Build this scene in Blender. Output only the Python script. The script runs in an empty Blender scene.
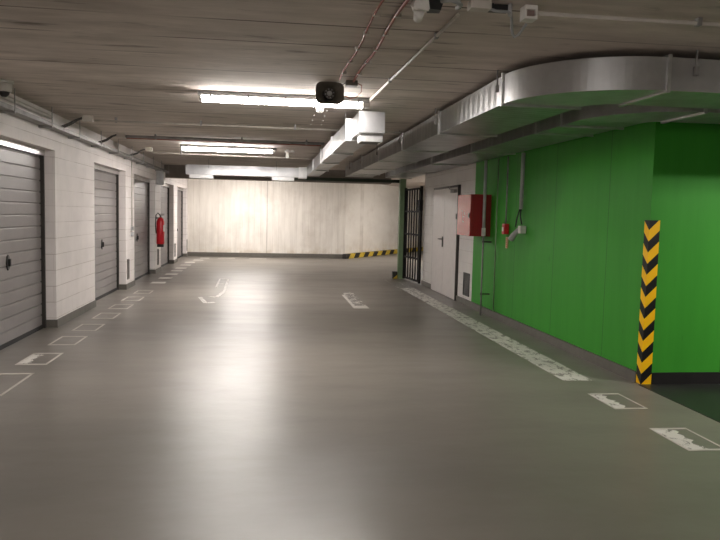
import bpy, bmesh, math, random
from mathutils import Vector, Matrix
random.seed(7)
S = bpy.context.scene
COL = S.collection

# ------------------------------------------------------------------ camera, world, exposure
cd = bpy.data.cameras.new('camera'); cam = bpy.data.objects.new('camera', cd); COL.objects.link(cam)
cd.sensor_width = 36.0; cd.lens = 35.0; cd.clip_start = 0.05; cd.clip_end = 200
Rw = Matrix(((0.99108221, 0.01230139, 0.13268282),
             (-0.13126545, -0.08115875, 0.98801955),
             (0.02292238, -0.99662527, -0.07882025)))
M3 = Rw @ Matrix(((1, 0, 0), (0, -1, 0), (0, 0, -1)))
cam.matrix_world = Matrix.Translation((0, 0, 1.5)) @ M3.to_4x4()
S.camera = cam
W = bpy.data.worlds.new('world'); S.world = W; W.use_nodes = True
W.node_tree.nodes['Background'].inputs[0].default_value = (0.9, 0.85, 0.8, 1)
W.node_tree.nodes['Background'].inputs[1].default_value = 0.0
S.view_settings.view_transform = 'Standard'; S.view_settings.look = 'None'
S.view_settings.exposure = 2.38; S.view_settings.gamma = 1.0; S.view_settings.use_curve_mapping = False
TUBE = 42.0          # brightness of a fluorescent luminaire's diffuser
TUBE_RGB = (1.0, 0.945, 0.90)

# ------------------------------------------------------------------ material helpers
class NT:
    def __init__(s, name):
        s.m = bpy.data.materials.new(name); s.m.use_nodes = True; s.t = s.m.node_tree
        s.b = s.t.nodes['Principled BSDF']; s.out = s.t.nodes['Material Output']
        tc = s.n('ShaderNodeTexCoord'); s.co = tc.outputs['Object']
        sp = s.n('ShaderNodeSeparateXYZ'); s.l(s.co, sp.inputs[0])
        s.x, s.y, s.z = sp.outputs
    def n(s, k, **kw):
        q = s.t.nodes.new(k)
        for a, b in kw.items(): setattr(q, a, b)
        return q
    def l(s, a, b): s.t.links.new(a, b)
    def set(s, inp, v):
        if hasattr(v, 'is_linked'): s.l(v, inp)
        else: inp.default_value = v
    def math(s, op, a, b=0.0, c=0.0):
        q = s.n('ShaderNodeMath', operation=op)
        s.set(q.inputs[0], a); s.set(q.inputs[1], b); s.set(q.inputs[2], c)
        return q.outputs[0]
    def vec(s, x, y, z):
        q = s.n('ShaderNodeCombineXYZ')
        for i, v in enumerate((x, y, z)): s.set(q.inputs[i], v)
        return q.outputs[0]
    def noise(s, v, scale, detail=4, rough=0.55):
        q = s.n('ShaderNodeTexNoise'); s.l(v, q.inputs['Vector'])
        q.inputs['Scale'].default_value = scale; q.inputs['Detail'].default_value = detail
        q.inputs['Roughness'].default_value = rough
        return q.outputs['Fac']
    def ramp(s, f, a, b, lo=0.0, hi=1.0):
        q = s.n('ShaderNodeMapRange'); s.set(q.inputs['Value'], f)
        q.inputs['From Min'].default_value = a; q.inputs['From Max'].default_value = b
        q.inputs['To Min'].default_value = lo; q.inputs['To Max'].default_value = hi
        return q.outputs[0]
    def mix(s, f, a, b, mode='MIX'):
        q = s.n('ShaderNodeMix', data_type='RGBA', blend_type=mode)
        s.set(q.inputs[0], f)
        for i, v in ((6, a), (7, b)):
            if hasattr(v, 'is_linked'): s.l(v, q.inputs[i])
            else: q.inputs[i].default_value = (*v, 1)
        return q.outputs[2]
    def fin(s, col, rough=0.6, metal=0.0, bump=None, bs=0.2, bd=0.01, spec=0.5, coat=0.0):
        if hasattr(col, 'is_linked'): s.l(col, s.b.inputs['Base Color'])
        else: s.b.inputs['Base Color'].default_value = (*col, 1)
        s.set(s.b.inputs['Roughness'], rough); s.set(s.b.inputs['Metallic'], metal)
        s.b.inputs['Specular IOR Level'].default_value = spec
        s.b.inputs['Coat Weight'].default_value = coat
        if bump is not None:
            q = s.n('ShaderNodeBump'); q.inputs['Strength'].default_value = bs; q.inputs['Distance'].default_value = bd
            s.l(bump, q.inputs['Height']); s.l(q.outputs[0], s.b.inputs['Normal'])
        return s.m

def plain(name, col, rough=0.5, metal=0.0, var=0.12, scale=9, spec=0.5):
    n = NT(name); f = n.noise(n.co, scale, 3)
    c = n.mix(n.ramp(f, 0.3, 0.7), tuple(v*(1-var) for v in col), tuple(min(1, v*(1+var)) for v in col))
    return n.fin(c, rough, metal, spec=spec)

def mat_floor():
    n = NT('coated_floor')
    v = n.vec(n.x, n.y, 0.37)
    f1 = n.noise(v, 0.5, 4); f2 = n.noise(n.vec(n.math('MULTIPLY', n.x, 0.35), n.y, 0.71), 2.3, 5, 0.6)
    c = n.mix(n.ramp(f1, 0.35, 0.65), (0.170, 0.153, 0.131), (0.203, 0.183, 0.158))
    c = n.mix(n.ramp(f2, 0.45, 0.75, 0, 0.4), c, (0.128, 0.119, 0.102))
    r = n.ramp(f2, 0.3, 0.8, 0.33, 0.42)
    b = n.math('ADD', n.noise(v, 2.6, 3), n.math('MULTIPLY', n.noise(v, 60, 2), 0.03))
    return n.fin(c, r, bump=b, bs=0.22, bd=0.02, spec=0.55)

def mat_ceiling():
    n = NT('board_marked_ceiling')
    v = n.vec(n.math('MULTIPLY', n.x, 0.25), n.y, 0.0)
    g = n.noise(v, 5, 6, 0.7); g2 = n.noise(n.co, 1.0, 5); g3 = n.noise(v, 1.6, 3)
    c = n.mix(n.ramp(g, 0.3, 0.7), (0.46, 0.405, 0.36), (0.74, 0.665, 0.60))
    c = n.mix(n.ramp(g2, 0.4, 0.7, 0, 0.5), c, (0.58, 0.515, 0.46))
    c = n.mix(n.ramp(g3, 0.60, 0.74, 0, 0.55), c, (0.31, 0.26, 0.225))
    # joints between the shuttering boards, at uneven spacing
    yy = n.math('ADD', n.y, n.math('MULTIPLY', n.noise(n.vec(n.math('MULTIPLY', n.x, 0.3), n.math('MULTIPLY', n.y, 1.0), 0.0), 1.2, 1), 0.10))
    j = n.math('ABSOLUTE', n.math('SUBTRACT', n.math('FRACT', n.math('DIVIDE', yy, 0.52)), 0.5))
    jm = n.math('LESS_THAN', j, 0.020)
    jm = n.math('MULTIPLY', jm, n.ramp(n.noise(v, 2.2, 2), 0.42, 0.56))
    c = n.mix(n.math('MULTIPLY', jm, 0.75), c, (0.07, 0.055, 0.045))
    # short dark gouges
    k = n.noise(n.vec(n.math('MULTIPLY', n.x, 0.9), n.math('MULTIPLY', n.y, 3.6), 3.0), 1.9, 6)
    c = n.mix(n.ramp(k, 0.60, 0.72, 0, 0.6), c, (0.05, 0.035, 0.03))
    # rust stain beside the far luminaire
    d = n.math('ADD', n.math('POWER', n.math('SUBTRACT', n.x, 0.62), 2), n.math('POWER', n.math('MULTIPLY', n.math('SUBTRACT', n.y, 12.0), 0.5), 2))
    st = n.math('MULTIPLY', n.ramp(d, 0.05, 0.28, 1, 0), n.ramp(g, 0.45, 0.6, 0.1, 0.6))
    c = n.mix(st, c, (0.20, 0.065, 0.04))
    return n.fin(c, 0.85, bump=n.math('SUBTRACT', g, jm), bs=0.35, bd=0.01, spec=0.2)

def blocks(n, u, h=0.2, w=0.5, base=(0.76, 0.71, 0.66), joint=(0.42, 0.36, 0.32), amt=0.65):
    f = n.noise(n.co, 3.0, 5); c = n.mix(n.ramp(f, 0.35, 0.7), base, tuple(v*0.90 for v in base))
    fz = n.math('FRACT', n.math('DIVIDE', n.math('SUBTRACT', n.z, 0.02), h))
    hz = n.math('LESS_THAN', n.math('ABSOLUTE', n.math('SUBTRACT', fz, 0.5)), 0.022)
    row = n.math('FLOOR', n.math('DIVIDE', n.math('SUBTRACT', n.z, 0.12), h))
    uo = n.math('ADD', n.math('DIVIDE', u, w), n.math('MULTIPLY', n.math('MODULO', row, 2.0), 0.5))
    vz = n.math('LESS_THAN', n.math('ABSOLUTE', n.math('SUBTRACT', n.math('FRACT', uo), 0.5)), 0.008)
    fade = n.ramp(n.noise(n.co, 1.7, 3), 0.38, 0.58, 0.25, 1.0)
    m = n.math('MULTIPLY', n.math('MAXIMUM', hz, n.math('MULTIPLY', vz, 0.35)), fade)
    return n.mix(n.math('MULTIPLY', m, amt), c, joint), m, f

def mat_block(name, base):
    n = NT(name); u = n.math('ADD', n.x, n.y)
    c, m, f = blocks(n, u, base=base)
    return n.fin(c, 0.62, bump=n.math('SUBTRACT', n.math('MULTIPLY', f, 0.4), m), bs=0.35, bd=0.008, spec=0.3)

def mat_farwall():
    n = NT('whitewashed_concrete')
    u = n.math('SUBTRACT', n.x, n.math('MULTIPLY', n.y, 0.7))
    v = n.vec(u, 0.0, n.math('MULTIPLY', n.z, 0.12))
    g = n.noise(v, 7, 4, 0.6); big = n.noise(n.co, 0.8, 5, 0.65)
    c = n.mix(n.ramp(g, 0.35, 0.65), (0.72, 0.68, 0.62), (0.84, 0.80, 0.74))
    c = n.mix(n.ramp(big, 0.50, 0.72, 0, 0.55), c, (0.52, 0.46, 0.39))
    fr = n.math('FRACT', n.math('DIVIDE', u, 0.2))
    j = n.math('LESS_THAN', fr, 0.06)
    c = n.mix(n.math('MULTIPLY', j, n.ramp(n.noise(n.co, 1.5, 2), 0.4, 0.6, 0.1, 0.45)), c, (0.42, 0.37, 0.31))
    fr2 = n.math('FRACT', n.math('DIVIDE', n.math('ADD', u, 16.6), 60.0)); j2 = n.math('LESS_THAN', fr2, 0.0005)
    c = n.mix(n.math('MULTIPLY', j2, 0.5), c, (0.3, 0.26, 0.22))
    low = n.math('MULTIPLY', n.ramp(n.z, 0.1, 0.5, 1, 0), n.ramp(n.noise(n.co, 4, 4), 0.45, 0.65, 0, 0.5))
    c = n.mix(low, c, (0.50, 0.40, 0.27))
    return n.fin(c, 0.8, bump=g, bs=0.3, bd=0.01, spec=0.25)

def mat_green():
    n = NT('green_painted_concrete')
    u = n.math('ADD', n.x, n.y)
    v = n.vec(u, 0.0, n.math('MULTIPLY', n.z, 0.10))
    g = n.noise(v, 6, 5, 0.6); s = n.noise(n.vec(u, 2.0, n.math('MULTIPLY', n.z, 0.25)), 11, 2)
    c = n.mix(n.ramp(g, 0.3, 0.7), (0.038, 0.270, 0.022), (0.048, 0.310, 0.028))
    c = n.mix(n.ramp(s, 0.70, 0.78, 0, 0.55), c, (0.02, 0.13, 0.014))
    w = n.math('ADD', u, n.math('MULTIPLY', n.noise(n.vec(0.0, 0.0, n.z), 2.0, 2), 0.02))
    fr = n.math('FRACT', n.math('DIVIDE', n.math('ADD', w, 0.23), 1.30))
    j = n.math('LESS_THAN', fr, 0.010)
    c = n.mix(n.math('MULTIPLY', j, 0.6), c, (0.012, 0.09, 0.01))
    return n.fin(c, 0.55, bump=n.math('SUBTRACT', g, j), bs=0.3, bd=0.006, spec=0.22)

def mat_duct(name, wave=0.15, base=(0.50, 0.50, 0.50), met=0.95, bs=0.6):
    n = NT(name); u = n.math('ADD', n.x, n.y)
    tri = n.math('ABSOLUTE', n.math('SUBTRACT', n.math('FRACT', n.math('DIVIDE', u, wave)), 0.5))
    f = n.noise(n.co, 4, 4); sp = n.noise(n.co, 30, 2)
    c = n.mix(n.ramp(f, 0.3, 0.7), base, tuple(v*0.78 for v in base))
    c = n.mix(n.ramp(sp, 0.4, 0.7, 0, 0.25), c, (0.42, 0.42, 0.42))
    h = n.math('ADD', tri, n.math('MULTIPLY', f, 0.3))
    return n.fin(c, n.ramp(f, 0.3, 0.7, 0.28, 0.40), met, bump=h, bs=bs, bd=0.012)

def mat_door(name):
    n = NT(name); f = n.noise(n.co, 2.0, 4)
    c = n.mix(n.ramp(f, 0.3, 0.7), (0.235, 0.215, 0.210), (0.275, 0.252, 0.246))
    g = n.noise(n.vec(n.math('MULTIPLY', n.y, 0.2), 0.0, n.z), 40, 3)
    return n.fin(c, 0.42, 0.15, bump=g, bs=0.08, bd=0.004, spec=0.5)

def mat_worn(name, thr, scale=7.0, col=(0.70, 0.67, 0.62), stretch=1.0):
    n = NT(name)
    v = n.vec(n.math('MULTIPLY', n.x, 2.0), n.math('MULTIPLY', n.y, stretch), 0.0)
    f = n.noise(v, scale, 6, 0.7); g = n.noise(n.co, 2.0, 3)
    c = n.mix(n.ramp(g, 0.3, 0.7), col, tuple(q*0.82 for q in col))
    n.fin(c, 0.55)
    tr = n.n('ShaderNodeBsdfTransparent'); mx = n.n('ShaderNodeMixShader')
    n.l(n.ramp(f, thr-0.02, thr+0.02), mx.inputs[0])
    n.l(n.b.outputs[0], mx.inputs[2]); n.l(tr.outputs[0], mx.inputs[1]); n.l(mx.outputs[0], n.out.inputs[0])
    return n.m

def mat_chevron():
    n = NT('yellow_black_chevron')       # V stripes about the folded edge (local x = 0 = y)
    d = n.math('MAXIMUM', n.math('ABSOLUTE', n.x), n.math('ABSOLUTE', n.y))
    t = n.math('FRACT', n.math('DIVIDE', n.math('SUBTRACT', n.z, n.math('MULTIPLY', d, 0.98)), 0.2030))
    k = n.math('LESS_THAN', n.math('ADD', t, 0.0), 0.49)
    return n.fin(n.mix(k, (1.0, 0.57, 0.003), (0.006, 0.006, 0.006)), 0.5, spec=0.3)

def mat_kerb():
    n = NT('yellow_black_kerb_stripes')
    t = n.math('FRACT', n.math('DIVIDE', n.math('SUBTRACT', n.x, n.math('MULTIPLY', n.z, 1.1)), 0.78))
    c = n.mix(n.math('LESS_THAN', t, 0.5), (0.015, 0.014, 0.012), (0.62, 0.44, 0.04))
    f = n.noise(n.co, 8, 3)
    return n.fin(n.mix(n.ramp(f, 0.5, 0.7, 0, 0.4), c, (0.12, 0.10, 0.07)), 0.6)

def mat_emit(name, rgb, k):
    n = NT(name); f = n.noise(n.co, 3, 1)
    n.fin(n.mix(n.ramp(f, 0, 1), (0.9, 0.9, 0.9), (0.85, 0.85, 0.85)), 0.3)
    n.b.inputs['Emission Color'].default_value = (*rgb, 1); n.b.inputs['Emission Strength'].default_value = k
    return n.m

FLOOR = mat_floor(); CEIL = mat_ceiling(); FAR = mat_farwall(); GREEN = mat_green()
BLOCK = mat_block('white_painted_block', (0.85, 0.795, 0.775)); BLOCKR = mat_block('greyish_painted_block', (0.74, 0.71, 0.68))
CONC = plain('raw_concrete', (0.23, 0.20, 0.175), 0.85, var=0.2, scale=3)
BASEB = plain('grey_floor_coating_upstand', (0.125, 0.115, 0.098), 0.5)
DARKBASE = plain('black_upstand', (0.014, 0.013, 0.013), 0.5, spec=0.3)
DARKFLOOR = plain('dark_ramp_coating', (0.022, 0.023, 0.020), 0.38, var=0.25, scale=3, spec=0.3)
DOOR = mat_door('grey_sectional_door'); SEAL = plain('black_rubber', (0.015, 0.014, 0.014), 0.6)
RAIL = plain('brushed_rail_metal', (0.55, 0.53, 0.52), 0.32, 0.75)
DUCT = mat_duct('galvanised_duct'); DUCTB = mat_duct('galvanised_elbow', 0.31, (0.56, 0.56, 0.56), 0.55, 0.12); DUCTS = mat_duct('smooth_galvanised_duct', 0.6, (0.58, 0.58, 0.59), 0.75, 0.10); FLANGE = plain('zinc_flange', (0.66, 0.66, 0.65), 0.36, 0.8)
DUCTD = mat_duct('dull_galvanised_duct', 0.4, (0.40, 0.39, 0.38))
PIPE = plain('pale_plastic_conduit', (0.55, 0.51, 0.46), 0.5); ZINC = plain('galvanised_steel', (0.30, 0.29, 0.28), 0.55, 0.4, var=0.25)
GREYPL = plain('light_grey_plastic', (0.42, 0.42, 0.42), 0.5); WHITEPL = plain('white_plastic', (0.72, 0.70, 0.66), 0.45)
BLACK = plain('black_plastic', (0.02, 0.02, 0.02), 0.4); OLIVE = plain('dark_olive_plastic', (0.14, 0.125, 0.10), 0.5)
RED = plain('red_enamel', (0.30, 0.018, 0.022), 0.38, var=0.06); REDX = plain('extinguisher_red', (0.62, 0.015, 0.025), 0.3, var=0.04)
REDCABLE = plain('red_cable_sheath', (0.30, 0.07, 0.04), 0.5); GREYCABLE = plain('grey_cable_sheath', (0.33, 0.34, 0.34), 0.5)
DOORG = plain('light_grey_steel_door', (0.62, 0.58, 0.56), 0.42, 0.0, var=0.04); FRAMED = plain('dark_steel_frame', (0.06, 0.055, 0.05), 0.45, 0.4)
IRON = plain('dark_wrought_iron', (0.012, 0.011, 0.010), 0.7, 0.0, spec=0.2)
GREENP = plain('green_gloss_paint', (0.19, 0.28, 0.15), 0.45, var=0.1); GREEND = plain('dark_green_paint', (0.02, 0.035, 0.018), 0.5)
MARK = mat_worn('worn_white_paint', 0.42, 9.0); LINE = mat_worn('thin_white_paint', 0.30, 8.0, (0.62, 0.58, 0.53))
FAINT = mat_worn('mostly_worn_white_paint', 0.52, 4.0, (0.66, 0.63, 0.59))
STRIPE = mat_worn('speckled_white_paint', 0.455, 7.0, (0.68, 0.66, 0.60))
SOLIDP = mat_worn('solid_white_paint', 0.34, 8.0, (0.72, 0.69, 0.64))
CHEV = mat_chevron(); KERB = mat_kerb()
TUBEM = mat_emit('lit_diffuser', TUBE_RGB, TUBE); DIFFEND = plain('unlit_diffuser_end', (0.75, 0.73, 0.70), 0.3)

# ------------------------------------------------------------------ mesh helpers
class MB:
    def __init__(s): s.bm = bmesh.new()
    def box(s, x0, x1, y0, y1, z0, z1, bev=0.0, mi=0):
        x0, x1 = min(x0, x1), max(x0, x1); y0, y1 = min(y0, y1), max(y0, y1); z0, z1 = min(z0, z1), max(z0, z1)
        r = bmesh.ops.create_cube(s.bm, size=1.0)
        for v in r['verts']:
            v.co = Vector(((x0+x1)/2+v.co.x*(x1-x0), (y0+y1)/2+v.co.y*(y1-y0), (z0+z1)/2+v.co.z*(z1-z0)))
        fs = {f for v in r['verts'] for f in v.link_faces}
        if bev:
            es = {e for v in r['verts'] for e in v.link_edges}
            q = bmesh.ops.bevel(s.bm, geom=list(es), offset=bev, segments=2, affect='EDGES', profile=0.6)
            fs |= {f for f in q['faces']}
        for f in fs:
            if f.is_valid: f.material_index = mi
        return s
    def tube(s, pts, r, n=10, caps=True, radii=None):
        pts = [Vector(p) for p in pts]; rings = []
        up = None
        for i, p in enumerate(pts):
            t = (pts[min(i+1, len(pts)-1)]-pts[max(i-1, 0)]).normalized()
            if up is None: a = Vector((0, 0, 1)) if abs(t.z) < 0.9 else Vector((1, 0, 0))
            else: a = up
            b = t.cross(a).normalized(); up = b.cross(t).normalized()
            rr = radii[i] if radii else r
            rings.append([s.bm.verts.new(p+(b*math.cos(2*math.pi*k/n)+up*math.sin(2*math.pi*k/n))*rr) for k in range(n)])
        for i in range(len(rings)-1):
            for k in range(n):
                f = s.bm.faces.new((rings[i][k], rings[i][(k+1) % n], rings[i+1][(k+1) % n], rings[i+1][k])); f.smooth = n > 6
        if caps:
            s.bm.faces.new(rings[0][::-1]); s.bm.faces.new(rings[-1])
        return s
    def loft(s, rings, closed=True, cap0=True, cap1=True, smooth=False):
        R = [[s.bm.verts.new(Vector(p)) for p in r] for r in rings]; n = len(R[0])
        for i in range(len(R)-1):
            for k in range(n if closed else n-1):
                f = s.bm.faces.new((R[i][k], R[i][(k+1) % n], R[i+1][(k+1) % n], R[i+1][k])); f.smooth = smooth
        if cap0: s.bm.faces.new(R[0][::-1])
        if cap1: s.bm.faces.new(R[-1])
        return s
    def build(s, name, m, parent=None, loc=None):
        bmesh.ops.recalc_face_normals(s.bm, faces=s.bm.faces)
        me = bpy.data.meshes.new(name); s.bm.to_mesh(me); s.bm.free()
        for q in (m if isinstance(m, (list, tuple)) else [m]): me.materials.append(q)
        o = bpy.data.objects.new(name, me); COL.objects.link(o)
        if loc is not None:
            me.transform(Matrix.Translation(-Vector(loc))); o.location = loc
        if parent is not None:
            o.parent = parent
            if loc is None and parent.type == 'EMPTY':
                me.transform(Matrix.Translation(-Vector(parent.location)))
            elif parent.type == 'MESH' and loc is None:
                pw = Vector(parent.location) + (Vector(parent.parent.location) if parent.parent else Vector())
                me.transform(Matrix.Translation(-pw))
        return o
def tag(o, label, cat, group=None, kind=None):
    o['label'] = label; o['category'] = cat
    if group: o['group'] = group
    if kind: o['kind'] = kind
    return o
def struct(o, label=None):
    o['kind'] = 'structure'
    if label: o['label'] = label
    return o
def thing(name, loc, label, cat, group=None):
    o = bpy.data.objects.new(name, None); o.empty_display_size = 0.1; COL.objects.link(o); o.location = loc
    return tag(o, label, cat, group)
def wbox(name, m, *a, parent=None, bev=0.0):
    return MB().box(*a, bev=bev).build(name, m, parent)

# ------------------------------------------------------------------ the room
ZC = 2.65; XL = -2.6; XR = 3.4; YF = 23.7; YB = -7.0; XE = 9.0
struct(wbox('floor', FLOOR, -3.3, XE, YB, 31, -0.2, 0.0), 'glossy grey coated concrete garage floor')
struct(wbox('ceiling', CEIL, -3.3, XE, YB, 31, ZC, ZC+0.2), 'board-marked bare concrete ceiling')
bays = [(-5.2, -2.2), (-1.4, 1.8), (2.8, 5.4), (6.65, 9.13), (11.12, 13.5), (14.35, 16.95), (17.85, 20.25), (21.05, 23.45)]
b = MB()
prev = YB
for y0, y1 in bays:
    b.box(-2.85, XL, prev, y0, 0, 2.2); prev = y1
b.box(-2.85, XL, prev, YF, 0, 2.2)
b.box(-2.85, XL, YB, YF, 2.2, ZC)
b.box(-3.2, -2.97, YB, YF, 0, ZC)
struct(b.build('wall_left', BLOCK), 'white painted block wall with garage door recesses')
b = MB(); prev = YB
for y0, y1 in bays + [(YF, None)]:
    b.box(-2.86, XL+0.014, prev-0.012, y0+0.012, 0, 0.1)
    prev = y1
struct(b.build('baseboard_left', BASEB))
# far wall: straight run and the splayed run to the right
struct(wbox('wall_far', FAR, -2.85, 2.65, YF, YF+0.3, 0, ZC), 'whitewashed board-marked concrete far wall')
struct(wbox('baseboard_far', BASEB, -2.6, 2.6, YF-0.02, YF, 0, 0.14))
A = Vector((2.65, YF, 0)); dv = Vector((2.58, 3.97, 0)).normalized(); L = 8.0
nv = Vector((-dv.y, dv.x, 0))
o = MB().loft([[A, A+dv*L, A+dv*L+nv*0.3, A+nv*0.3], [q+Vector((0, 0, ZC)) for q in (A, A+dv*L, A+dv*L+nv*0.3, A+nv*0.3)]]).build('wall_far_splayed', FAR)
struct(o, 'splayed whitewashed concrete wall continuing behind the gate')
struct(wbox('wall_east', FAR, XE-0.2, XE, YB, 31, 0, ZC)); struct(wbox('wall_back', BLOCK, -3.2, XE, YB-0.2, YB, 0, ZC))
# right wall: white block length (gate side) and green length, then the green return
YG = 11.27; XC = 3.44
b = MB(); b.box(XR, XR+0.3, YG, 15.0, 0, ZC, mi=0); q = [(XC, 5.95), (XC+0.3, 5.95), (XC+0.3, YG), (XR, YG)]
b.loft([[(p[0], p[1], 0) for p in q], [(p[0], p[1], ZC) for p in q]])
for f in b.bm.faces:
    if all(v.co.y < YG+0.001 for v in f.verts): f.material_index = 1
b.box(XC+0.3, XE-0.2, 5.95, 6.25, 0, ZC, mi=1)
struct(b.build('wall_right', [BLOCKR, GREEN]), 'right wall, white block by the steel door and green paint up to the corner')
struct(wbox('wall_alcove', BLOCKR, XR+0.3, XE-0.2, 14.7, 15.0, 0, ZC))
b = MB(); q = [(XC-0.025, 6.02), (XC+0.02, 6.02), (XR+0.02, YG), (XR-0.035, YG)]
b.loft([[(p[0], p[1], 0) for p in q], [(p[0], p[1], 0.1) for p in q]]); b.box(XR-0.035, XR, YG, 12.1, 0, 0.1, bev=0.006); b.box(XR-0.03, XR, 14.06, 14.98, 0, 0.1, bev=0.006)
struct(b.build('baseboard_right', BASEB))
struct(wbox('baseboard_corner', DARKBASE, XC+0.09, XE-0.2, 5.93, 5.95, 0, 0.11))
struct(wbox('floor_side_lane', DARKFLOOR, XR, XE-0.2, YB, 5.93, 0.0, 0.004), 'dark coated side lane floor')
struct(wbox('trim_1', CONC, -2.6, 3.25, 18.4, 18.8, 2.33, ZC), 'bare concrete beam crossing before the far wall')

# ------------------------------------------------------------------ garage doors on the left
for i, (y0, y1) in enumerate(bays[1:]):
    xd = -2.755
    b = MB(); h = 0.138; z = 0.03; k = 0
    while z < 2.10:
        z1 = min(z+h, 2.125)
        b.box(xd-0.05, xd, y0-0.02, y1-0.06, z+0.006, z1-0.006, bev=0.006); b.box(xd-0.05, xd-0.014, y0-0.02, y1-0.06, z1-0.008, z1+0.008)
        z = z1
    d = struct(b.build('door_%d' % (i+1), DOOR), 'grey ribbed sectional garage door')
    if i < 2: pass
    MB().box(xd-0.02, xd+0.04, y0, y1, 2.13, 2.20).build('top_rail', RAIL, d)
    MB().box(xd-0.02, xd+0.035, y1-0.042, y1-0.014, 0, 2.13).build('side_frame', FRAMED, d)
    MB().box(xd-0.02, xd+0.012, y0, y1-0.06, 0.0, 0.045).build('bottom_seal', SEAL, d)
    yh = y0+1.15
    if i == 2: yh = 7.93
    hb = MB(); pts = [(-0.055, 0), (-0.03, 0.07), (0, 0.09), (0.03, 0.07), (0.055, 0), (0.03, -0.07), (0, -0.09), (-0.03, -0.07)]
    hb.loft([[(xd-0.005, yh+a, 0.90+c) for a, c in pts], [(xd+0.012, yh+a*0.9, 0.90+c*0.9) for a, c in pts]])
    hb.box(xd+0.01, xd+0.035, yh-0.012, yh+0.012, 0.86, 0.94)
    hb.build('door_handle', BLACK, d)

# ------------------------------------------------------------------ steel double door, gate and pillar on the right
d = struct(MB().box(3.352, 3.392, 12.17, 13.06, 0.01, 2.03, bev=0.004).box(3.352, 3.392, 13.072, 13.98, 0.01, 2.03, bev=0.004).build('door_8', DOORG), 'light grey steel double door')
b = MB(); b.box(3.35, 3.40, 12.13, 12.162, 0, 2.07); b.box(3.36, 3.40, 13.985, 14.02, 0, 2.07); b.box(3.36, 3.40, 12.13, 14.02, 2.035, 2.07)
b.build('door_frame', FRAMED, d)
MB().box(3.335, 3.352, 13.09, 13.14, 0.92, 1.12, bev=0.003).tube([(3.34, 13.115, 1.07), (3.29, 13.115, 1.07), (3.285, 13.23, 1.07)], 0.01, 8).build('lever_handle', FRAMED, d)
MB().box(3.29, 3.352, 12.22, 12.44, 1.93, 1.99, bev=0.004).tube([(3.30, 12.3, 1.995), (3.27, 12.45, 2.0), (3.33, 12.65, 2.05)], 0.009, 6).build('door_closer', ZINC, d)
MB().box(3.31, 3.36, 12.04, 12.11, 1.46, 1.56, bev=0.01).build('door_holder', BLACK, d)

p = wbox('pillar', GREENP, 3.10, 3.24, 16.30, 16.44, 0, 2.36)
struct(p, 'slim green painted post beside the iron gate'); p.name = 'trim_2'
struct(MB().box(0.52, 3.24, 16.46, 16.56, 2.27, 2.345).build('trim_3', GREEND), 'dark green lintel rail across the aisle')
o = MB().box(2.98, 3.09, 16.32, 16.46, 0, 0.17, bev=0.01).build('kerb_block', KERB, loc=(2.98, 16.3, 0)); tag(o, 'small yellow and black block at the foot of the green post', 'kerb')

g = thing('iron_gate', (3.33, 14.95, 0), 'dark wrought iron barred gate between green post and white wall', 'gate')
GA = Vector((3.335, 14.99, 0)); GB = Vector((3.22, 16.24, 0)); gd = (GB-GA); gl = gd.length; gd.normalize(); gn = Vector((-gd.y, gd.x, 0))
def gbar(u0, u1, z0, z1, t=0.02):
    a = GA+gd*u0; c = GA+gd*u1; q = [a-gn*t, c-gn*t, c+gn*t, a+gn*t]
    return [[v+Vector((0, 0, z0)) for v in q], [v+Vector((0, 0, z1)) for v in q]]
for u0, u1 in ((0, 0.06), (gl-0.06, gl)): MB().loft(gbar(u0, u1, 0.02, 2.15, 0.025)).build('stile', IRON, g)
for z in (0.06, 0.55, 1.08, 1.60, 2.10): MB().loft(gbar(0.06, gl-0.06, z-0.02, z+0.02, 0.018)).build('crossbar', IRON, g)
for k in range(6):
    u = 0.06+(gl-0.12)*(k+0.5)/6
    a = GA+gd*u; MB().tube([(a.x, a.y, 0.06), (a.x, a.y, 2.1)], 0.016, 8).build('upright_bar', IRON, g)
for s, u in ((0, 0.09), (1, gl-0.09)):
    pts = []
    for k in range(61):
        a = GA+gd*(u+0.03*math.sin(k*1.05)); pts.append((a.x, a.y, 0.1+k*0.033))
    MB().tube(pts, 0.012, 6).build('scroll_bar', IRON, g)
MB().loft(gbar(0.02, 0.16, 1.62, 1.85, 0.04)).build('lock_box', IRON, g)

# black and yellow kerb along the splayed far wall
o = MB().box(-0.2, 7.8, -0.14, 0, 0, 0.16, bev=0.01).build('striped_kerb', KERB)
o.location = A + Vector((0, 0, 0)); o.rotation_euler.z = math.atan2(dv.y, dv.x)
o.location -= nv*0.005
tag(o, 'black and yellow striped kerb along the splayed far wall', 'kerb')

# ventilation grilles
def grille(x, y0, y1, z0, z1, side, label, m=FRAMED):
    t = thing('vent_grille', (x, (y0+y1)/2, z0), label, 'vent', None)
    s = side
    f = MB(); e = 0.018
    f.box(x, x+s*0.012, y0, y0+e, z0, z1); f.box(x, x+s*0.012, y1-e, y1, z0, z1)
    f.box(x, x+s*0.012, y0+e, y1-e, z0, z0+e); f.box(x, x+s*0.012, y0+e, y1-e, z1-e, z1); f.build('frame', m, t)
    MB().box(x, x+s*0.003, y0+e, y1-e, z0+e, z1-e).build('mesh_back', BLACK, t)
    l = MB(); z = z0+e+0.01
    while z < z1-e: l.box(x+s*0.002, x+s*0.010, y0+e, y1-e, z, z+0.006); z += 0.03
    l.build('louvres', m, t)
grille(XR, 11.40, 11.76, 0.155, 0.55, -1, 'dark metal vent grille low on the wall under the red cabinet', BLACK)
GM = plain('brown_grille', (0.16, 0.14, 0.12), 0.5, 0.4)
for y, s in ((13.66, 'second and third'), (17.35, 'third and fourth'), (20.5, 'fourth and fifth')):
    grille(XL, y-0.05, y+0.12, 0.18, 0.56, 1, 'narrow brown vent grille on the white pier between the %s grey garage doors' % s, GM)
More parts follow.
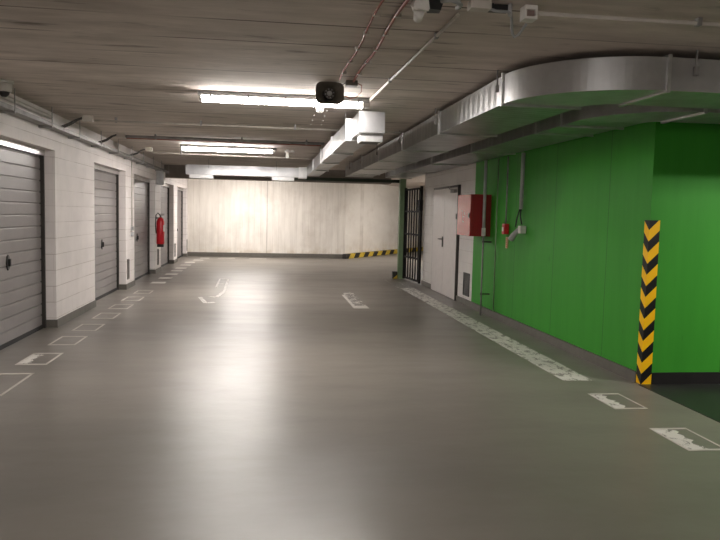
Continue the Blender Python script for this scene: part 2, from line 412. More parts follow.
grille(XL, 23.5, 23.62, 0.18, 0.56, 1, 'narrow brown vent grille on the last white pier beside the far wall', GM)

# ------------------------------------------------------------------ luminaires
def lamp(cx, cy, ln, label, k=1.0, ht=0.095):
    em = TUBEM if k == 1.0 else mat_emit('lit_diffuser', TUBE_RGB, TUBE*k)
    es = mat_emit('lit_diffuser_side', TUBE_RGB, TUBE*k*0.4)
    t = thing('fluorescent_light', (cx, cy, ZC), label, 'ceiling light')
    x0, x1 = cx-ln/2, cx+ln/2
    MB().box(x0, x1, cy-0.063, cy+0.063, ZC-0.045, ZC-0.004, bev=0.008).build('housing', GREYPL, t)
    def prof(x, k=1.0):
        return [(x, cy-0.05*k, ZC-0.047), (x, cy-0.046*k, ZC-0.075), (x, cy-0.03*k, ZC-0.047-(ht-0.047)*k), (x, cy+0.03*k, ZC-0.047-(ht-0.047)*k), (x, cy+0.046*k, ZC-0.075), (x, cy+0.05*k, ZC-0.047)]
    b = MB().loft([prof(x0+0.035), prof(x1-0.08)])
    b.bm.normal_update()
    for f in b.bm.faces:
        if f.calc_center_median().z > ZC-ht+0.008: f.material_index = 1
    b.build('diffuser', [em, es], t)
    MB().loft([prof(x0+0.01, 0.9), prof(x0+0.035)]).build('end_cap', DIFFEND, t); MB().loft([prof(x1-0.08), prof(x1-0.01, 0.9)]).build('end_cap', DIFFEND, t)
    for q in range(5):
        x = x0+0.12+(ln-0.24)*q/4
        MB().box(x-0.01, x+0.01, cy-0.070, cy-0.060, ZC-0.065, ZC-0.02).build('clip', ZINC, t)
    MB().box(x0+0.2, x0+0.26, cy-0.03, cy+0.03, ZC-0.006, ZC).build('mount', ZINC, t)
    MB().box(x1-0.26, x1-0.2, cy-0.03, cy+0.03, ZC-0.006, ZC).build('mount', ZINC, t)
    return t
lamp(0.165, 7.0, 1.67, 'long lit fluorescent ceiling light nearest the camera, beside the horn')
lamp(-0.68, 12.7, 1.67, 'lit fluorescent ceiling light farther down the aisle, before the crosswise duct', 1.2)
lamp(-0.6, 21.6, 1.67, 'lit fluorescent ceiling light beyond the concrete beam, hidden behind it', 1.6)
lamp(6.1, 22.0, 1.67, 'lit fluorescent ceiling light behind the barred gate', 2.2)  # added fill luminaire, kept out of sight, brightens the backdrop of the gate bars
lamp(5.6, 3.93, 1.67, 'lit fluorescent ceiling light over the side lane', 1.3)
lamp(-0.5, 0.6, 1.67, 'lit fluorescent ceiling light above the camera, out of view', 0.75)
lamp(-0.5, -4.6, 1.67, 'lit fluorescent ceiling light behind the camera, out of view', 0.8)

# ------------------------------------------------------------------ air ducts
ZB, ZT = 2.38, 2.60
def rect(p, w, n, z0, z1):     # p outer point, n unit vector towards the inner side
    a = Vector((*p, 0)); c = a+Vector((*n, 0))*w
    return [(a.x, a.y, z0), (c.x, c.y, z0), (c.x, c.y, z1), (a.x, a.y, z1)]
def flange(t, p, w, n, z0, z1, d=0.016, th=0.013, name='flange', m=None):
    n = Vector((*n, 0)); tv = Vector((-n.y, n.x, 0)); a = Vector((*p, 0))
    f = MB()
    def slab(u0, u1, za, zb):
        q = [a+n*u0-tv*th, a+n*u1-tv*th, a+n*u1+tv*th, a+n*u0+tv*th]
        f.loft([[v+Vector((0, 0, za)) for v in q], [v+Vector((0, 0, zb)) for v in q]])
    slab(-d, w+d, z0-d, z0); slab(-d, w+d, z1, z1+d); slab(-d, 0, z0, z1); slab(w, w+d, z0, z1)
    f.build(name, m or FLANGE, t)
def duct_run(t, pts, w, z0, z1, m, name='duct_section'):
    # straight run between two points along the aisle, outer side on the left
    MB().loft([rect(q, w, (1, 0), z0, z1) for q in pts]).build(name, m, t)
def big_duct(x, w, ycor, yrun, R, ylist, label, xend, yfar):
    t = thing('air_duct', (x, ycor, ZC), label, 'air duct', None)
    for a, c in zip(ylist[:-1], ylist[1:]): MB().loft([rect((x, a+0.001), w, (1, 0), ZB, ZT), rect((x, c-0.001), w, (1, 0), ZB, ZT)]).build('straight_section', DUCT, t)
    for y in ylist: flange(t, (x, y), w, (1, 0), ZB, ZT)
    # elbow: centre (x+R, ycor)
    if ylist[0] > ycor+0.01: MB().loft([rect((x, ycor), w, (1, 0), ZB, ZT), rect((x, ylist[0]-0.001), w, (1, 0), ZB, ZT)]).build('straight_section', DUCT, t)
    cx, cy = x+R, ycor; rings = []
    for k in range(29):
        th = math.pi+math.pi/2*k/28
        e = (math.cos(th), math.sin(th)); rings.append(rect((cx+R*e[0], cy+(ycor-yrun)*e[1]), w, (-e[0], -e[1]), ZB, ZT))
        rr = rings[-1]
    MB().loft(rings).build('elbow', DUCTB, t)
    flange(t, (cx, yrun), w, (0, 1), ZB, ZT)
    MB().loft([rect((cx+0.01, yrun), w, (0, 1), ZB, ZT), rect((xend, yrun), w, (0, 1), ZB, ZT)]).build('straight_section', DUCTB, t)
    flange(t, (cx+1.5, yrun), w, (0, 1), ZB, ZT)
    MB().box(x+0.04, x+w-0.04, ylist[-1]+0.02, ylist[-1]+0.03, ZB+0.02, ZT-0.02).build('end_plate', DUCTD, t)
    for y in ylist[:-1]:
        for sx in (x-0.03, x+w+0.03): MB().tube([(sx, y+0.06, ZB+0.13), (sx, y+0.06, ZC)], 0.006, 6).box(sx-0.012, sx+0.012, y+0.045, y+0.075, ZB+0.10, ZB+0.15).build('hanger_rod', ZINC, t)
    for sx in (cx+0.18, cx+1.3): MB().tube([(sx, yrun-0.03, ZB+0.12), (sx, yrun-0.03, ZC)], 0.006, 6).box(sx-0.014, sx+0.014, yrun-0.045, yrun-0.015, ZB+0.10, ZB+0.16).build('hanger_rod', ZINC, t)
    return t
big_duct(1.80, 0.62, 5.32, 4.48, 0.86, [5.32, 7.35, 9.40, 11.4, 13.4, 15.2, 16.2], 'large galvanised air duct curving right over the aisle, nearest the fluorescent light', 8.8, 16.2)
big_duct(2.74, 0.60, 6.0, 5.27, 0.72, [6.37, 7.0, 9.3, 11.6, 13.9, 16.2], 'galvanised air duct close along the green wall, behind the larger curved one', 8.8, 16.2)

# smaller duct with end box, then crosswise run with outlets
t = thing('ventilation_duct', (0.9, 7.3, ZC), 'small galvanised duct with a boxed end, running back beside the fluorescent lights', 'air duct')
za, zb_ = 2.35, 2.56; x0 = 0.89; w = 0.28
ys = [7.98, 9.87, 11.8, 13.8, 16.15]
for a, c in zip(ys[:-1], ys[1:]): MB().loft([rect((x0, a+0.001), w, (1, 0), za, zb_), rect((x0, c-0.001), w, (1, 0), za, zb_)]).build('straight_section', DUCTS, t)
for y in ys[:-1]: flange(t, (x0, y), w, (1, 0), za, zb_, 0.02, 0.018)
MB().box(0.935, 1.205, 7.28, 7.96, za, zb_+0.01, bev=0.003).build('end_box', DUCTS, t)
MB().box(0.96, 1.19, 7.32, 7.62, za-0.085, za-0.001).box(0.945, 1.205, 7.305, 7.635, za-0.012, za-0.001).build('outlet_spigot', FLANGE, t)
MB().box(0.975, 1.175, 7.335, 7.605, za-0.087, za-0.0855).build('outlet_grille', BLACK, t)
MB().box(-1.80, 0.83, 16.0, 16.3, 2.31, 2.525, bev=0.003).build('crosswise_section', DUCTS, t)
MB().box(0.70, 0.885, 15.97, 16.33, 2.29, 2.54).build('flange', FLANGE, t)
for a, c in ((-1.72, -1.20), (0.10, 0.60)):
    MB().box(a, c, 16.02, 16.28, 2.23, 2.312).build('outlet_spigot', FLANGE, t)
for (px, py) in ((0.87, 8.02), (1.19, 8.02), (0.87, 11.84), (1.19, 11.84)):
    MB().tube([(px, py, 2.48), (px, py, ZC)], 0.006, 6).build('hanger_rod', ZINC, t)
for px in (-1.3, 0.2): MB().tube([(px, 15.98, 2.45), (px, 15.98, ZC)], 0.006, 6).build('hanger_rod', ZINC, t)

# ------------------------------------------------------------------ horn, junction box, cables, detector
t = thing('horn_loudspeaker', (0.53, 6.3, ZC), 'dark square horn loudspeaker hanging from the ceiling above the near light', 'loudspeaker')
def rr(cx, cz, y, w, h, r, n=5):
    out = []
    for qx, qz, a0 in ((1, 1, 0), (-1, 1, 90), (-1, -1, 180), (1, -1, 270)):
        for k in range(n):
            a = math.radians(a0+90*k/(n-1)); out.append((cx+qx*(w/2-r)+r*math.cos(a), y, cz+qz*(h/2-r)+r*math.sin(a)))
    return out
hx, hz, hy = 0.53, 2.552, 6.2
prs = [(0.06, 0.05, 0.045, 0.02), (0.10, 0.09, 0.04, 0.05), (-0.005, 0.24, 0.195, 0.05), (0, 0.25, 0.192, 0.055), (0.006, 0.235, 0.19, 0.05), (0.06, 0.15, 0.14, 0.06), (0.075, 0.10, 0.10, 0.049)]
MB().loft([rr(hx, hz, hy+0.19, 0.10, 0.10, 0.045), rr(hx, hz, hy+0.08, 0.15, 0.14, 0.05), rr(hx, hz, hy, 0.25, 0.192, 0.055), rr(hx, hz, hy-0.008, 0.25, 0.192, 0.055),
           rr(hx, hz, hy-0.004, 0.235, 0.19, 0.05), rr(hx, hz, hy+0.05, 0.14, 0.13, 0.055), rr(hx, hz, hy+0.08, 0.10, 0.10, 0.0495)]).build('horn', OLIVE, t)
MB().tube([(hx, hy+0.08, hz), (hx, hy+0.02, hz)], 0.048, 20, radii=[0.05, 0.046]).build('driver_ring', FRAMED, t)
MB().tube([(hx, hy+0.025, hz), (hx, hy+0.005, hz)], 0.022, 16, radii=[0.026, 0.018]).build('centre_cone', GREYPL, t)
for k in range(8):
    a = k*math.pi/4+0.2; MB().box(hx+0.037*math.cos(a)-0.004, hx+0.037*math.cos(a)+0.004, hy+0.012, hy+0.02, hz+0.037*math.sin(a)-0.004, hz+0.037*math.sin(a)+0.004).build('rivet', GREYPL, t)
MB().box(hx-0.07, hx+0.07, hy+0.05, hy+0.12, hz+0.07, ZC).build('bracket', OLIVE, t)
t = tag(MB().box(0.66, 0.76, 6.08, 6.16, ZC-0.045, ZC, bev=0.004).build('junction_box', OLIVE), 'small dark junction box between the horn and the red cable', 'junction box')
o = MB().tube([(0.765, 6.12, ZC-0.02), (0.80, 6.14, ZC-0.03), (0.82, 6.3, ZC-0.06), (0.79, 6.42, ZC-0.09), (0.74, 6.46, ZC-0.095), (0.69, 6.44, ZC-0.08)], 0.004, 6).build('loose_wire', REDCABLE)
tag(o, 'loose thin red wire looping down from the dark junction box', 'wire')
o = MB().tube([(0.655, 6.12, ZC-0.02), (0.63, 6.2, ZC-0.03), (0.615, 6.24, ZC-0.035)], 0.004, 6).build('horn_lead', BLACK); tag(o, 'short black lead from the junction box to the horn', 'wire')
for cx, yend, lab in ((0.60, 6.02, 'thin red cable clipped to the ceiling, ending above the horn'), (0.725, 6.07, 'thicker red cable clipped to the ceiling, ending at the junction box')):
    c = MB().tube([(cx+0.01*math.sin(k*1.3), -2+(yend+2)*k/24, ZC-0.012) for k in range(25)], 0.007 if cx < 0.7 else 0.010, 8).build('ceiling_cable', REDCABLE); tag(c, lab, 'cable')
    k = 0; y = 3.2
    while y < yend:
        MB().box(cx-0.016, cx+0.022, y-0.01, y+0.01, ZC-0.024, ZC).build('clip', PIPE, c); y += 0.42
# white nail clips beyond the near light
for k in range(8):
    x = 0.52 + (k % 2)*0.13+0.01*(k//2); y = 7.9+(k//2)*0.42
    o = MB().box(x-0.009, x+0.009, y-0.009, y+0.009, ZC-0.010, ZC).build('ceiling_clip', WHITEPL)
    tag(o, 'tiny white ceiling clip in the %s row, %s from the smoke detector' % (['left', 'right'][k % 2], ['first', 'second', 'third', 'fourth', 'fifth', 'sixth'][k//2]), 'clip', 'white cable clips beyond the detector')
t = thing('smoke_detector', (0.55, 7.62, ZC), 'round white smoke detector just behind the near fluorescent light', 'smoke detector')
MB().tube([(0.55, 7.62, ZC), (0.55, 7.62, ZC-0.025)], 0.055, 24).build('base', WHITEPL, t)
MB().tube([(0.55, 7.62, ZC-0.025), (0.55, 7.62, ZC-0.055), (0.55, 7.62, ZC-0.07)], 0.045, 24, radii=[0.046, 0.042, 0.025]).build('head', WHITEPL, t)

# conduits on the ceiling
def conduit(pts, r, m, label, clips=(), name='conduit', cm=None, n=10):
    c = MB().tube(pts, r, n).build(name, m); tag(c, label, 'conduit')
    for (x, y, z) in clips: MB().box(x-0.012, x+0.012, y-r-0.008, y+r+0.008, z-r-0.004, ZC-0.002).build('clip', cm or ZINC, c)
    return c
conduit([(1.05, 3.92, 2.628), (1.03, 5.0, 2.628), (0.995, 6.93, 2.628)], 0.011, PIPE, 'pale straight conduit running along the ceiling to the end of the near light', [(1.04, 4.4, 2.628), (1.01, 5.9, 2.628)])
conduit([(-2.155, 9.25, 2.60), (1.75, 9.3, 2.60)], 0.013, PIPE, 'pale conduit crossing the ceiling just behind the near light', [(x, 9.27, 2.60) for x in (-1.9, -0.85, 0.35, 1.3)])
conduit([(-2.135, 11.1, 2.60), (0.88, 11.15, 2.60)], 0.022, ZINC, 'thicker grey pipe crossing the ceiling in front of the farther light', [(x, 11.12, 2.60) for x in (-1.7, -0.4, 0.6)])
conduit([(-2.2, 11.5, 2.615), (0.87, 11.6, 2.615)], 0.012, REDCABLE, 'thin reddish conduit crossing the ceiling beside the thicker grey pipe')
conduit([(-2.11, 13.5, 2.56), (0.87, 13.75, 2.56)], 0.013, PIPE, 'pale conduit crossing the ceiling behind the farther light', [(x, 13.6+(x+0.7)*0.08, 2.56) for x in (-1.6, 0.35)])
t = thing('pipe_hanger', (0.35, 12.9, ZC), 'white bracket hanging from the ceiling at the right end of the farther light', 'bracket')
MB().box(0.33, 0.38, 12.87, 12.93, 2.49, ZC).box(0.30, 0.48, 12.87, 12.93, 2.60, 2.63).build('bracket_arm', WHITEPL, t)
# end fitting and cable loops on the left
for (y, x, r, lab) in ((9.2, -2.22, 0.03, 'first'), (11.1, -2.2, 0.02, 'second'), (13.5, -2.18, 0.03, 'third')):
    o = MB().box(x-0.06, x+0.06, y-0.05, y+0.05, ZC-0.075, ZC-0.0, bev=0.006).build('junction_box', PIPE)
    tag(o, 'small pale junction box on the ceiling at the left end of the %s crosswise conduit' % lab, 'junction box')
    for q in range(3):
        o = MB().tube([(x-0.06, y-0.03+0.03*q, ZC-0.03), (x-0.13, y-0.05+0.03*q, ZC-0.06), (x-0.2, y-0.12+0.05*q, ZC-0.12), (-2.49, y-0.2+0.05*q, ZC-0.17)], 0.009, 8).build('cable_drop', FRAMED)
        tag(o, '%s short dark cable dropping from the %s crosswise conduit box to the tray' % (['nearest', 'middle', 'farthest'][q], lab), 'cable', 'cables dropping to the tray at the %s box' % lab)

# clutter of fittings at the top of the view
t = thing('emergency_light', (0.84, 3.74, ZC), 'angular white emergency light with a round lens at the top of the view', 'light')
MB().loft([[(0.76, 3.70, 2.65), (0.90, 3.70, 2.65), (0.90, 3.86, 2.65), (0.76, 3.86, 2.65)], [(0.755, 3.74, 2.60), (0.83, 3.72, 2.585), (0.87, 3.82, 2.60), (0.78, 3.86, 2.61)]]).build('housing', WHITEPL, t)
MB().loft([[(0.825, 3.69, 2.648), (0.915, 3.70, 2.648), (0.915, 3.80, 2.648), (0.825, 3.80, 2.648)], [(0.84, 3.71, 2.59), (0.90, 3.72, 2.59), (0.91, 3.80, 2.595), (0.84, 3.79, 2.59)]]).build('dark_cover', BLACK, t)
MB().tube([(0.80, 3.80, 2.60), (0.805, 3.86, 2.575)], 0.03, 16, radii=[0.03, 0.024]).build('lens', WHITEPL, t)
o = MB().tube([(0.89, 3.66, 2.62), (0.92, 3.60, 2.61), (0.96, 3.60, 2.60), (0.99, 3.66, 2.605), (1.0, 3.76, 2.62), (1.02, 3.8, 2.635)], 0.013, 10).build('flexible_conduit', GREYCABLE)
tag(o, 'short bent grey flexible conduit beside the white emergency light', 'cable')
t = thing('junction_box', (1.12, 3.73, ZC), 'pale rectangular junction box where the straight conduit starts', 'junction box')
MB().box(1.055, 1.17, 3.69, 3.77, 2.605, ZC, bev=0.006).build('box', PIPE, t)
MB().box(1.165, 1.185, 3.71, 3.75, 2.615, 2.64).build('gland', BLACK, t)
o = MB().box(1.17, 1.285, 3.75, 3.80, 2.615, ZC, bev=0.004).build('cable_connector', BLACK); tag(o, 'black bar connector beside the pale junction box', 'connector')
o = MB().tube([(1.16, 3.72, 2.615), (1.20, 3.71, 2.60), (1.26, 3.71, 2.60), (1.29, 3.735, 2.60), (1.32, 3.80, 2.57), (1.345, 3.86, 2.53), (1.365, 3.88, 2.515), (1.385, 3.87, 2.525), (1.405, 3.84, 2.56), (1.41, 3.82, 2.572)], 0.008, 10).build('hanging_cable', GREYCABLE)
tag(o, 'grey flexible cable sagging in a loop under the small square sensor', 'cable')
o = MB().tube([(1.285, 3.735, 2.585), (1.285, 3.735, ZC)], 0.012, 8).build('cable_clamp', GREYPL); tag(o, 'small grey clamp holding the sagging flexible cable', 'clamp')
t = thing('square_sensor', (1.40, 3.76, ZC), 'small square white sensor box with an open face on the ceiling', 'sensor')
b = MB(); b.box(1.365, 1.375, 3.72, 3.80, 2.575, 2.648); b.box(1.425, 1.435, 3.72, 3.80, 2.575, 2.648); b.box(1.375, 1.425, 3.72, 3.80, 2.625, 2.648); b.box(1.375, 1.425, 3.72, 3.80, 2.575, 2.588); b.build('housing', WHITEPL, t)
MB().box(1.375, 1.425, 3.74, 3.79, 2.588, 2.625).build('sensor_face', plain('dull_pink_plastic', (0.24, 0.17, 0.15), 0.4), t)
conduit([(1.436, 3.77, 2.62), (4.95, 3.76, 2.62)], 0.011, PIPE, 'pale conduit running right along the ceiling from the square sensor', [(2.4, 3.766, 2.62), (3.6, 3.765, 2.62)])

# ------------------------------------------------------------------ cable tray on the left wall
t = thing('cable_tray', (-2.5, 9, 2.43), 'grey metal cable tray running along the top of the left wall', 'cable tray')
MB().box(-2.59, -2.46, -2, 18.3, 2.43, 2.436).box(-2.464, -2.46, -2, 18.3, 2.436, 2.475).build('tray_channel', ZINC, t)
for k in range(14):
    y = 2.5+1.2*k
    MB().box(-2.59, -2.44, y-0.02, y+0.02, 2.405, 2.429).tube([(-2.445, y, 2.41), (-2.445, y, ZC-0.004)], 0.006, 6).build('bracket', ZINC, t)
for k, (dx, r, m) in enumerate(((-2.568, 0.014, GREYCABLE), (-2.532, 0.011, PIPE), (-2.496, 0.013, GREYCABLE), (-2.55, 0.011, PIPE))):
    pts = [(dx+0.004*math.sin(q*1.7+k), -2+20.2*q/60, 2.437+r+(0.038 if k == 3 else 0)+0.003*abs(math.sin(q*0.9+k))) for q in range(61)]
    o = MB().tube(pts, r, 8).build('tray_cable', m)
    tag(o, ['thick grey cable at the wall side of the left tray', 'thin pale cable in the middle of the left tray', 'grey cable at the open edge of the left tray', 'thin pale cable lying on top of the others in the left tray'][k], 'cable', 'cables in the left wall tray')
conduit([(-2.575, -1.0, 2.575), (-2.575, 8.9, 2.575)], 0.024, PIPE, 'pale pipe along the wall above the left cable tray, ending past the first door', name='wall_pipe')
t = thing('dome_camera', (-2.41, 6.92, ZC), 'white ceiling dome camera with dark lens at the left edge', 'camera')
dx, dy = -2.41, 6.92
MB().tube([(dx, dy, ZC), (dx, dy, ZC-0.02)], 0.085, 28).build('mount_plate', WHITEPL, t)
MB().tube([(dx, dy, ZC-0.02), (dx, dy, ZC-0.08), (dx, dy, ZC-0.10)], 0.07, 28, radii=[0.072, 0.070, 0.062]).build('housing', WHITEPL, t)
MB().tube([(dx, dy, ZC-0.10), (dx, dy, ZC-0.125), (dx, dy, ZC-0.145)], 0.05, 24, radii=[0.05, 0.043, 0.02]).build('dome', BLACK, t)
# grey box above pier
t = thing('electrical_box', (-2.5, 17.3, 2.2), 'grey electrical box high on the pier under the tray end', 'electrical box')
MB().box(-2.60, -2.44, 17.15, 17.42, 2.10, 2.42, bev=0.01).build('box', GREYPL, t); MB().box(-2.435, -2.43, 17.17, 17.40, 2.12, 2.40).build('cover', WHITEPL, t)
# socket conduit between doors 2 and 3
t = thing('light_switch', (XL, 13.9, 1.0), 'two small grey switches under a thin conduit beside the third garage door', 'switch')
MB().tube([(XL+0.012, 14.05, 2.42), (XL+0.012, 14.05, 1.16)], 0.009, 8).build('conduit', PIPE, t)
MB().box(XL, XL+0.04, 13.99, 14.11, 1.09, 1.17, bev=0.004).build('switch', GREYPL, t); MB().box(XL, XL+0.04, 13.99, 14.11, 0.98, 1.06, bev=0.004).build('switch', GREYPL, t)

# fire extinguisher
ex, ey = -2.49, 17.04
t = thing('fire_extinguisher', (ex, ey, 0.63), 'red fire extinguisher hung on the white pier before the fourth garage door', 'fire extinguisher')
MB().tube([(ex, ey, 0.70), (ex, ey, 0.72), (ex, ey, 1.22), (ex, ey, 1.29), (ex, ey, 1.33)], 0.09, 28, radii=[0.085, 0.092, 0.092, 0.07, 0.03]).build('cylinder', REDX, t)
MB().tube([(ex, ey, 0.63), (ex, ey, 0.70)], 0.078, 24).build('foot_ring', BLACK, t)
MB().tube([(ex, ey, 1.33), (ex, ey, 1.38)], 0.02, 12).box(ex-0.02, ex+0.09, ey-0.015, ey+0.015, 1.375, 1.39).box(ex-0.02, ex+0.10, ey-0.015, ey+0.015, 1.40, 1.412).build('valve', ZINC, t)
MB().tube([(ex, ey-0.02, 1.37), (ex-0.05, ey-0.06, 1.43), (ex-0.09, ey-0.08, 1.38), (ex-0.10, ey-0.09, 1.15), (ex-0.085, ey-0.09, 0.95)], 0.012, 10).build('hose', BLACK, t)
MB().box(ex+0.05, ex+0.0925, ey-0.06, ey-0.02, 1.0, 1.15).build('label', WHITEPL, t)
MB().box(XL, ex-0.02, ey-0.02, ey+0.02, 1.29, 1.33).build('wall_bracket', ZINC, t)

# ------------------------------------------------------------------ right wall equipment
t = thing('hose_cabinet', (3.24, 10.75, 1.21), 'dark red wall-mounted fire hose cabinet beside the steel door', 'cabinet')
MB().box(3.10, 3.40, 10.40, 11.12, 1.21, 1.85, bev=0.004).build('body', RED, t)
dr = MB().box(3.072, 3.099, 10.40, 11.12, 1.21, 1.85, bev=0.004).build('door', plain('lighter_red_enamel', (0.40, 0.035, 0.04), 0.22, var=0.05), t)
# hydrant pictogram on the door: square outline with reel and flames as small relief marks
b = MB(); x = 3.0705
b.box(x, x+0.002, 10.80, 10.81, 1.42, 1.60); b.box(x, x+0.002, 10.80, 10.88, 1.59, 1.60); b.box(x, x+0.002, 10.72, 10.81, 1.50, 1.51)
b.box(x, x+0.002, 10.70, 10.715, 1.53, 1.58); b.box(x, x+0.002, 10.73, 10.78, 1.42, 1.435)
b.build('hose_symbol', WHITEPL, dr)
MB().box(3.06, 3.074, 10.43, 10.47, 1.49, 1.56, bev=0.003).build('latch', BLACK, dr)

t = thing('riser_pipe', (3.27, 10.33, 0), 'grey metal riser pipe standing in front of the red cabinet', 'pipe')
MB().tube([(3.27, 10.33, 0.0), (3.27, 10.33, 1.22)], 0.013, 10).build('lower_pipe', ZINC, t)
MB().tube([(3.27, 10.33, 1.34), (3.27, 10.33, 2.37)], 0.024, 12).build('upper_pipe', GREYPL, t)
MB().box(3.245, 3.295, 10.30, 10.36, 1.22, 1.34, bev=0.006).build('coupling', WHITEPL, t)
for z in (0.32, 1.12): MB().box(3.25, 3.40, 10.32, 10.34, z, z+0.02).build('wall_clamp', FRAMED, t)
t = thing('riser_pipe', (3.36, 9.95, 0), 'thin green painted pipe on the wall right of the grey riser', 'pipe')
MB().tube([(3.375, 10.05, 0.1), (3.375, 10.05, 2.37)], 0.010, 8).build('pipe', GREENP, t)

t = thing('alarm_call_point', (3.36, 9.64, 1.27), 'red manual call point on the green wall at the foot of a conduit', 'alarm')
MB().tube([(3.375, 9.64, 1.42), (3.375, 9.64, 2.37)], 0.011, 10).build('conduit', ZINC, t)
MB().box(3.335, 3.41, 9.59, 9.69, 1.27, 1.42, bev=0.012).build('housing', REDX, t)
MB().box(3.331, 3.336, 9.615, 9.665, 1.31, 1.37).build('push_plate', WHITEPL, t)
MB().box(3.395, 3.41, 9.60, 9.67, 1.07, 1.23).build('paper_label', plain('pale_orange_paper', (0.60, 0.42, 0.25), 0.6), t)
b = MB()
for k in range(5): b.box(3.3935, 3.3955, 9.615, 9.655, 1.09+0.027*k, 1.10+0.027*k)
b.build('label_print', plain('red_print', (0.5, 0.06, 0.04), 0.6), t)

t = thing('wall_socket', (3.36, 9.0, 1.2), 'white industrial socket with angled plug and black leads on the green wall', 'socket')
MB().tube([(3.365, 9.03, 1.62), (3.365, 9.02, 2.37)], 0.026, 12).build('conduit', GREYPL, t)
MB().tube([(3.365, 9.03, 1.62), (3.362, 9.04, 1.52), (3.365, 8.98, 1.42)], 0.010, 8).build('lead', BLACK, t)
MB().tube([(3.355, 9.05, 1.62), (3.34, 9.10, 1.50), (3.33, 9.12, 1.38)], 0.010, 8).build('lead', BLACK, t)
MB().box(3.33, 3.412, 8.93, 9.03, 1.30, 1.40, bev=0.008).build('socket_box', WHITEPL, t)
MB().tube([(3.36, 9.04, 1.36), (3.31, 9.13, 1.27), (3.29, 9.17, 1.21)], 0.035, 14, radii=[0.03, 0.038, 0.042]).build('plug', GREYPL, t)

# corner guard with chevrons
gz = 1.51; b = MB(); th = 0.014
x, y = XC-0.002, 5.95
prof = [(x-th, y-th), (x+0.089, y-th), (x+0.089, y-0.002), (x-0.002, y-0.002), (x-0.002, y+0.07), (x-th, y+0.07)]
b.loft([[(px, py, 0.004) for px, py in prof], [(px, py, gz) for px, py in prof]])
o = b.build('corner_guard', CHEV, loc=(x-th, y-th, 0)); tag(o, 'tall corner guard with yellow and black chevrons on the green wall corner', 'corner guard')

# ------------------------------------------------------------------ floor markings
ZM = 0.003
def slab(b, x0, x1, y0, y1): b.box(x0, x1, y0, y1, 0.0004, ZM)
def square(x0, x1, y0, y1, label, fill=None, group=None, lw=0.022, m=None):
    o = MB(); slab(o, x0, x1, y0, y0+lw*2); slab(o, x0, x1, y1-lw*2, y1); slab(o, x0, x0+lw, y0+lw, y1-lw); slab(o, x1-lw, x1, y0+lw, y1-lw)
    o = o.build('painted_square', m or LINE); tag(o, label, 'floor marking', group)
    if fill:
        xa, xb, ya, yb, fm = fill
        f = MB()
        # ragged patch: jagged inner edge
        n = 14; top = []
        for k in range(n+1): top.append((xb+random.uniform(-0.035, 0.035)*(xb-xa)/0.12, ya+(yb-ya)*k/n))
        lo = [(xa, ya)]+top+[(xa, yb)]
        f.loft([[(p, q, 0.0004) for p, q in lo], [(p, q, ZM-0.0003) for p, q in lo]]); f.build('worn_fill', fm, o)
    return o
XA, XB = -2.36, -2.07
L1 = [(5.78, 6.58), (6.93, 7.50), (7.93, 8.49), (8.87, 9.40), (9.87, 10.42), (10.85, 11.38), (11.85, 12.38), (12.85, 13.35)]
nm = ['empty painted outline square on the floor, nearest the left edge', 'painted outline square with a white patch at its corner, by the first garage door', 'empty painted outline square level with the end of the first garage door',
      'faint painted outline square just past the first garage door', 'painted outline square beside the white wall after the first door', 'painted outline square just before the second garage door', 'painted outline square level with the middle of the second garage door', 'faint painted outline square at the end of the second garage door']
for k, (a, c) in enumerate(L1):
    square(XA, XB, a, c, nm[k], (XA+0.01, XA+0.11, a+0.06, c-0.08, MARK) if k == 1 else None, 'painted squares along the left doors', m=LINE)
L2 = [14.75, 15.8, 16.78, 17.75, 18.6, 19.65, 20.75, 21.75, 22.65]
for k, y in enumerate(L2):
    x = XB-0.02 if k < 7 else XB+0.12*(k-6)
    o = MB(); slab(o, x-0.26, x+0.02, y-0.05, y+0.26); o = o.build('painted_dash', SOLIDP)
    tag(o, 'white painted dash number %s along the far left doors, counted from the camera' % ['one', 'two', 'three', 'four', 'five', 'six', 'seven', 'eight', 'nine'][k], 'floor marking', 'white dashes along the far doors')
    o['label'] = 'small white painted dash on the floor by the %s' % ['pier before the third door', 'middle of the third door', 'pier with the extinguisher', 'start of the fourth door', 'middle of the fourth door', 'end of the fourth door', 'start of the fifth door', 'middle of the fifth door', 'last pier before the far wall'][k]
for k, (xa, xb) in enumerate(((-1.55, -1.0), (-0.55, 0.0))):
    o = MB(); slab(o, xa, xb, 22.75, 22.95); o = o.build('painted_dash', SOLIDP); tag(o, ['white painted dash in front of the far wall, the left one', 'white painted dash in front of the far wall, the right one'][k], 'floor marking', 'dashes before the far wall')
square(2.77, 3.05, 5.16, 5.64, 'half-worn painted square on the floor right before the corner guard', (2.785, 2.88, 5.19, 5.60, MARK), 'painted squares on the right', lw=0.012)
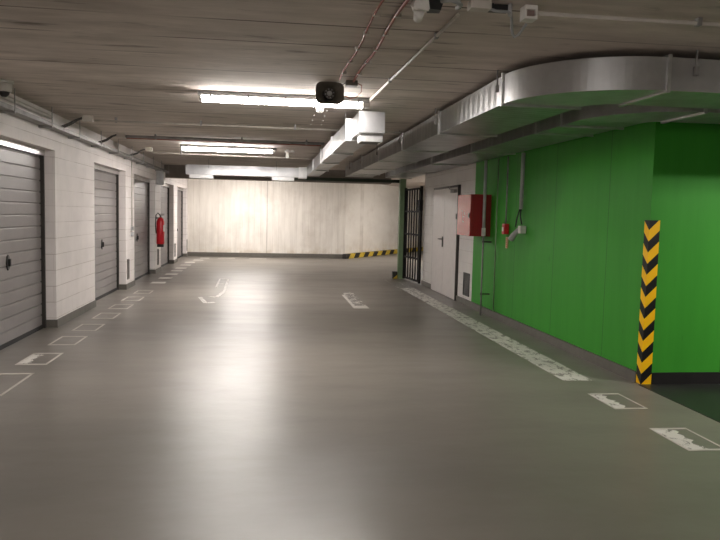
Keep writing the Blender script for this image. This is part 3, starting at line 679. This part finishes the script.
square(2.77, 3.05, 4.17, 4.65, 'half-worn painted square on the floor nearest the bottom right', (2.785, 2.92, 4.19, 4.62, MARK), 'painted squares on the right', lw=0.012)
o = MB(); slab(o, 2.76, 3.04, 6.12, 14.2); o = o.build('painted_stripe', STRIPE); tag(o, 'long speckled white painted stripe along the green wall', 'floor marking')
o = MB(); slab(o, 2.72, 2.75, 14.3, 16.3); slab(o, 2.95, 2.98, 14.3, 15.4); o = o.build('painted_line', FAINT); tag(o, 'thin worn lines on the floor in front of the gate', 'floor marking')
o = MB(); slab(o, 1.455, 1.65, 11.36, 13.4); o = o.build('painted_patch', FAINT); tag(o, 'worn white painted patch in the middle right of the aisle', 'floor marking')
o = MB(); slab(o, 1.40, 1.65, 11.05, 11.35); slab(o, 1.40, 1.45, 11.35, 12.9); o = o.build('painted_bar', SOLIDP); tag(o, 'solid white bar at the near end of the worn aisle patch', 'floor marking')
# faint scribbled arrow remains on the left of the aisle
b = MB()
def stroke(p, q, w):
    p = Vector((*p, 0)); q = Vector((*q, 0)); d = (q-p).normalized(); nn = Vector((-d.y, d.x, 0))*w/2
    qd = [p-nn, q-nn, q+nn, p+nn]; b.loft([[v+Vector((0, 0, 0.0004)) for v in qd], [v+Vector((0, 0, ZM)) for v in qd]])
stroke((-1.02, 15.8), (-0.84, 15.8), 0.12); stroke((-0.84, 15.8), (-0.78, 13.3), 0.05); stroke((-1.02, 15.8), (-0.98, 14.0), 0.04); stroke((-1.0, 14.7), (-0.84, 14.7), 0.1)
stroke((-0.78, 13.3), (-0.86, 12.4), 0.07); stroke((-1.14, 12.4), (-0.98, 11.6), 0.07); stroke((-0.98, 11.6), (-0.84, 11.7), 0.1); stroke((-0.98, 12.5), (-0.86, 12.4), 0.1)
o = b.build('painted_symbol', mat_worn('scribbled_white_paint', 0.44, 12, (0.74, 0.72, 0.68))); tag(o, 'faint worn white symbol painted on the left of the aisle', 'floor marking')
o = MB(); slab(o, -2.80, -2.775, 6.9, 8.7); o = o.build('painted_line', SOLIDP); tag(o, 'thin white line at the threshold of the first garage door', 'floor marking')
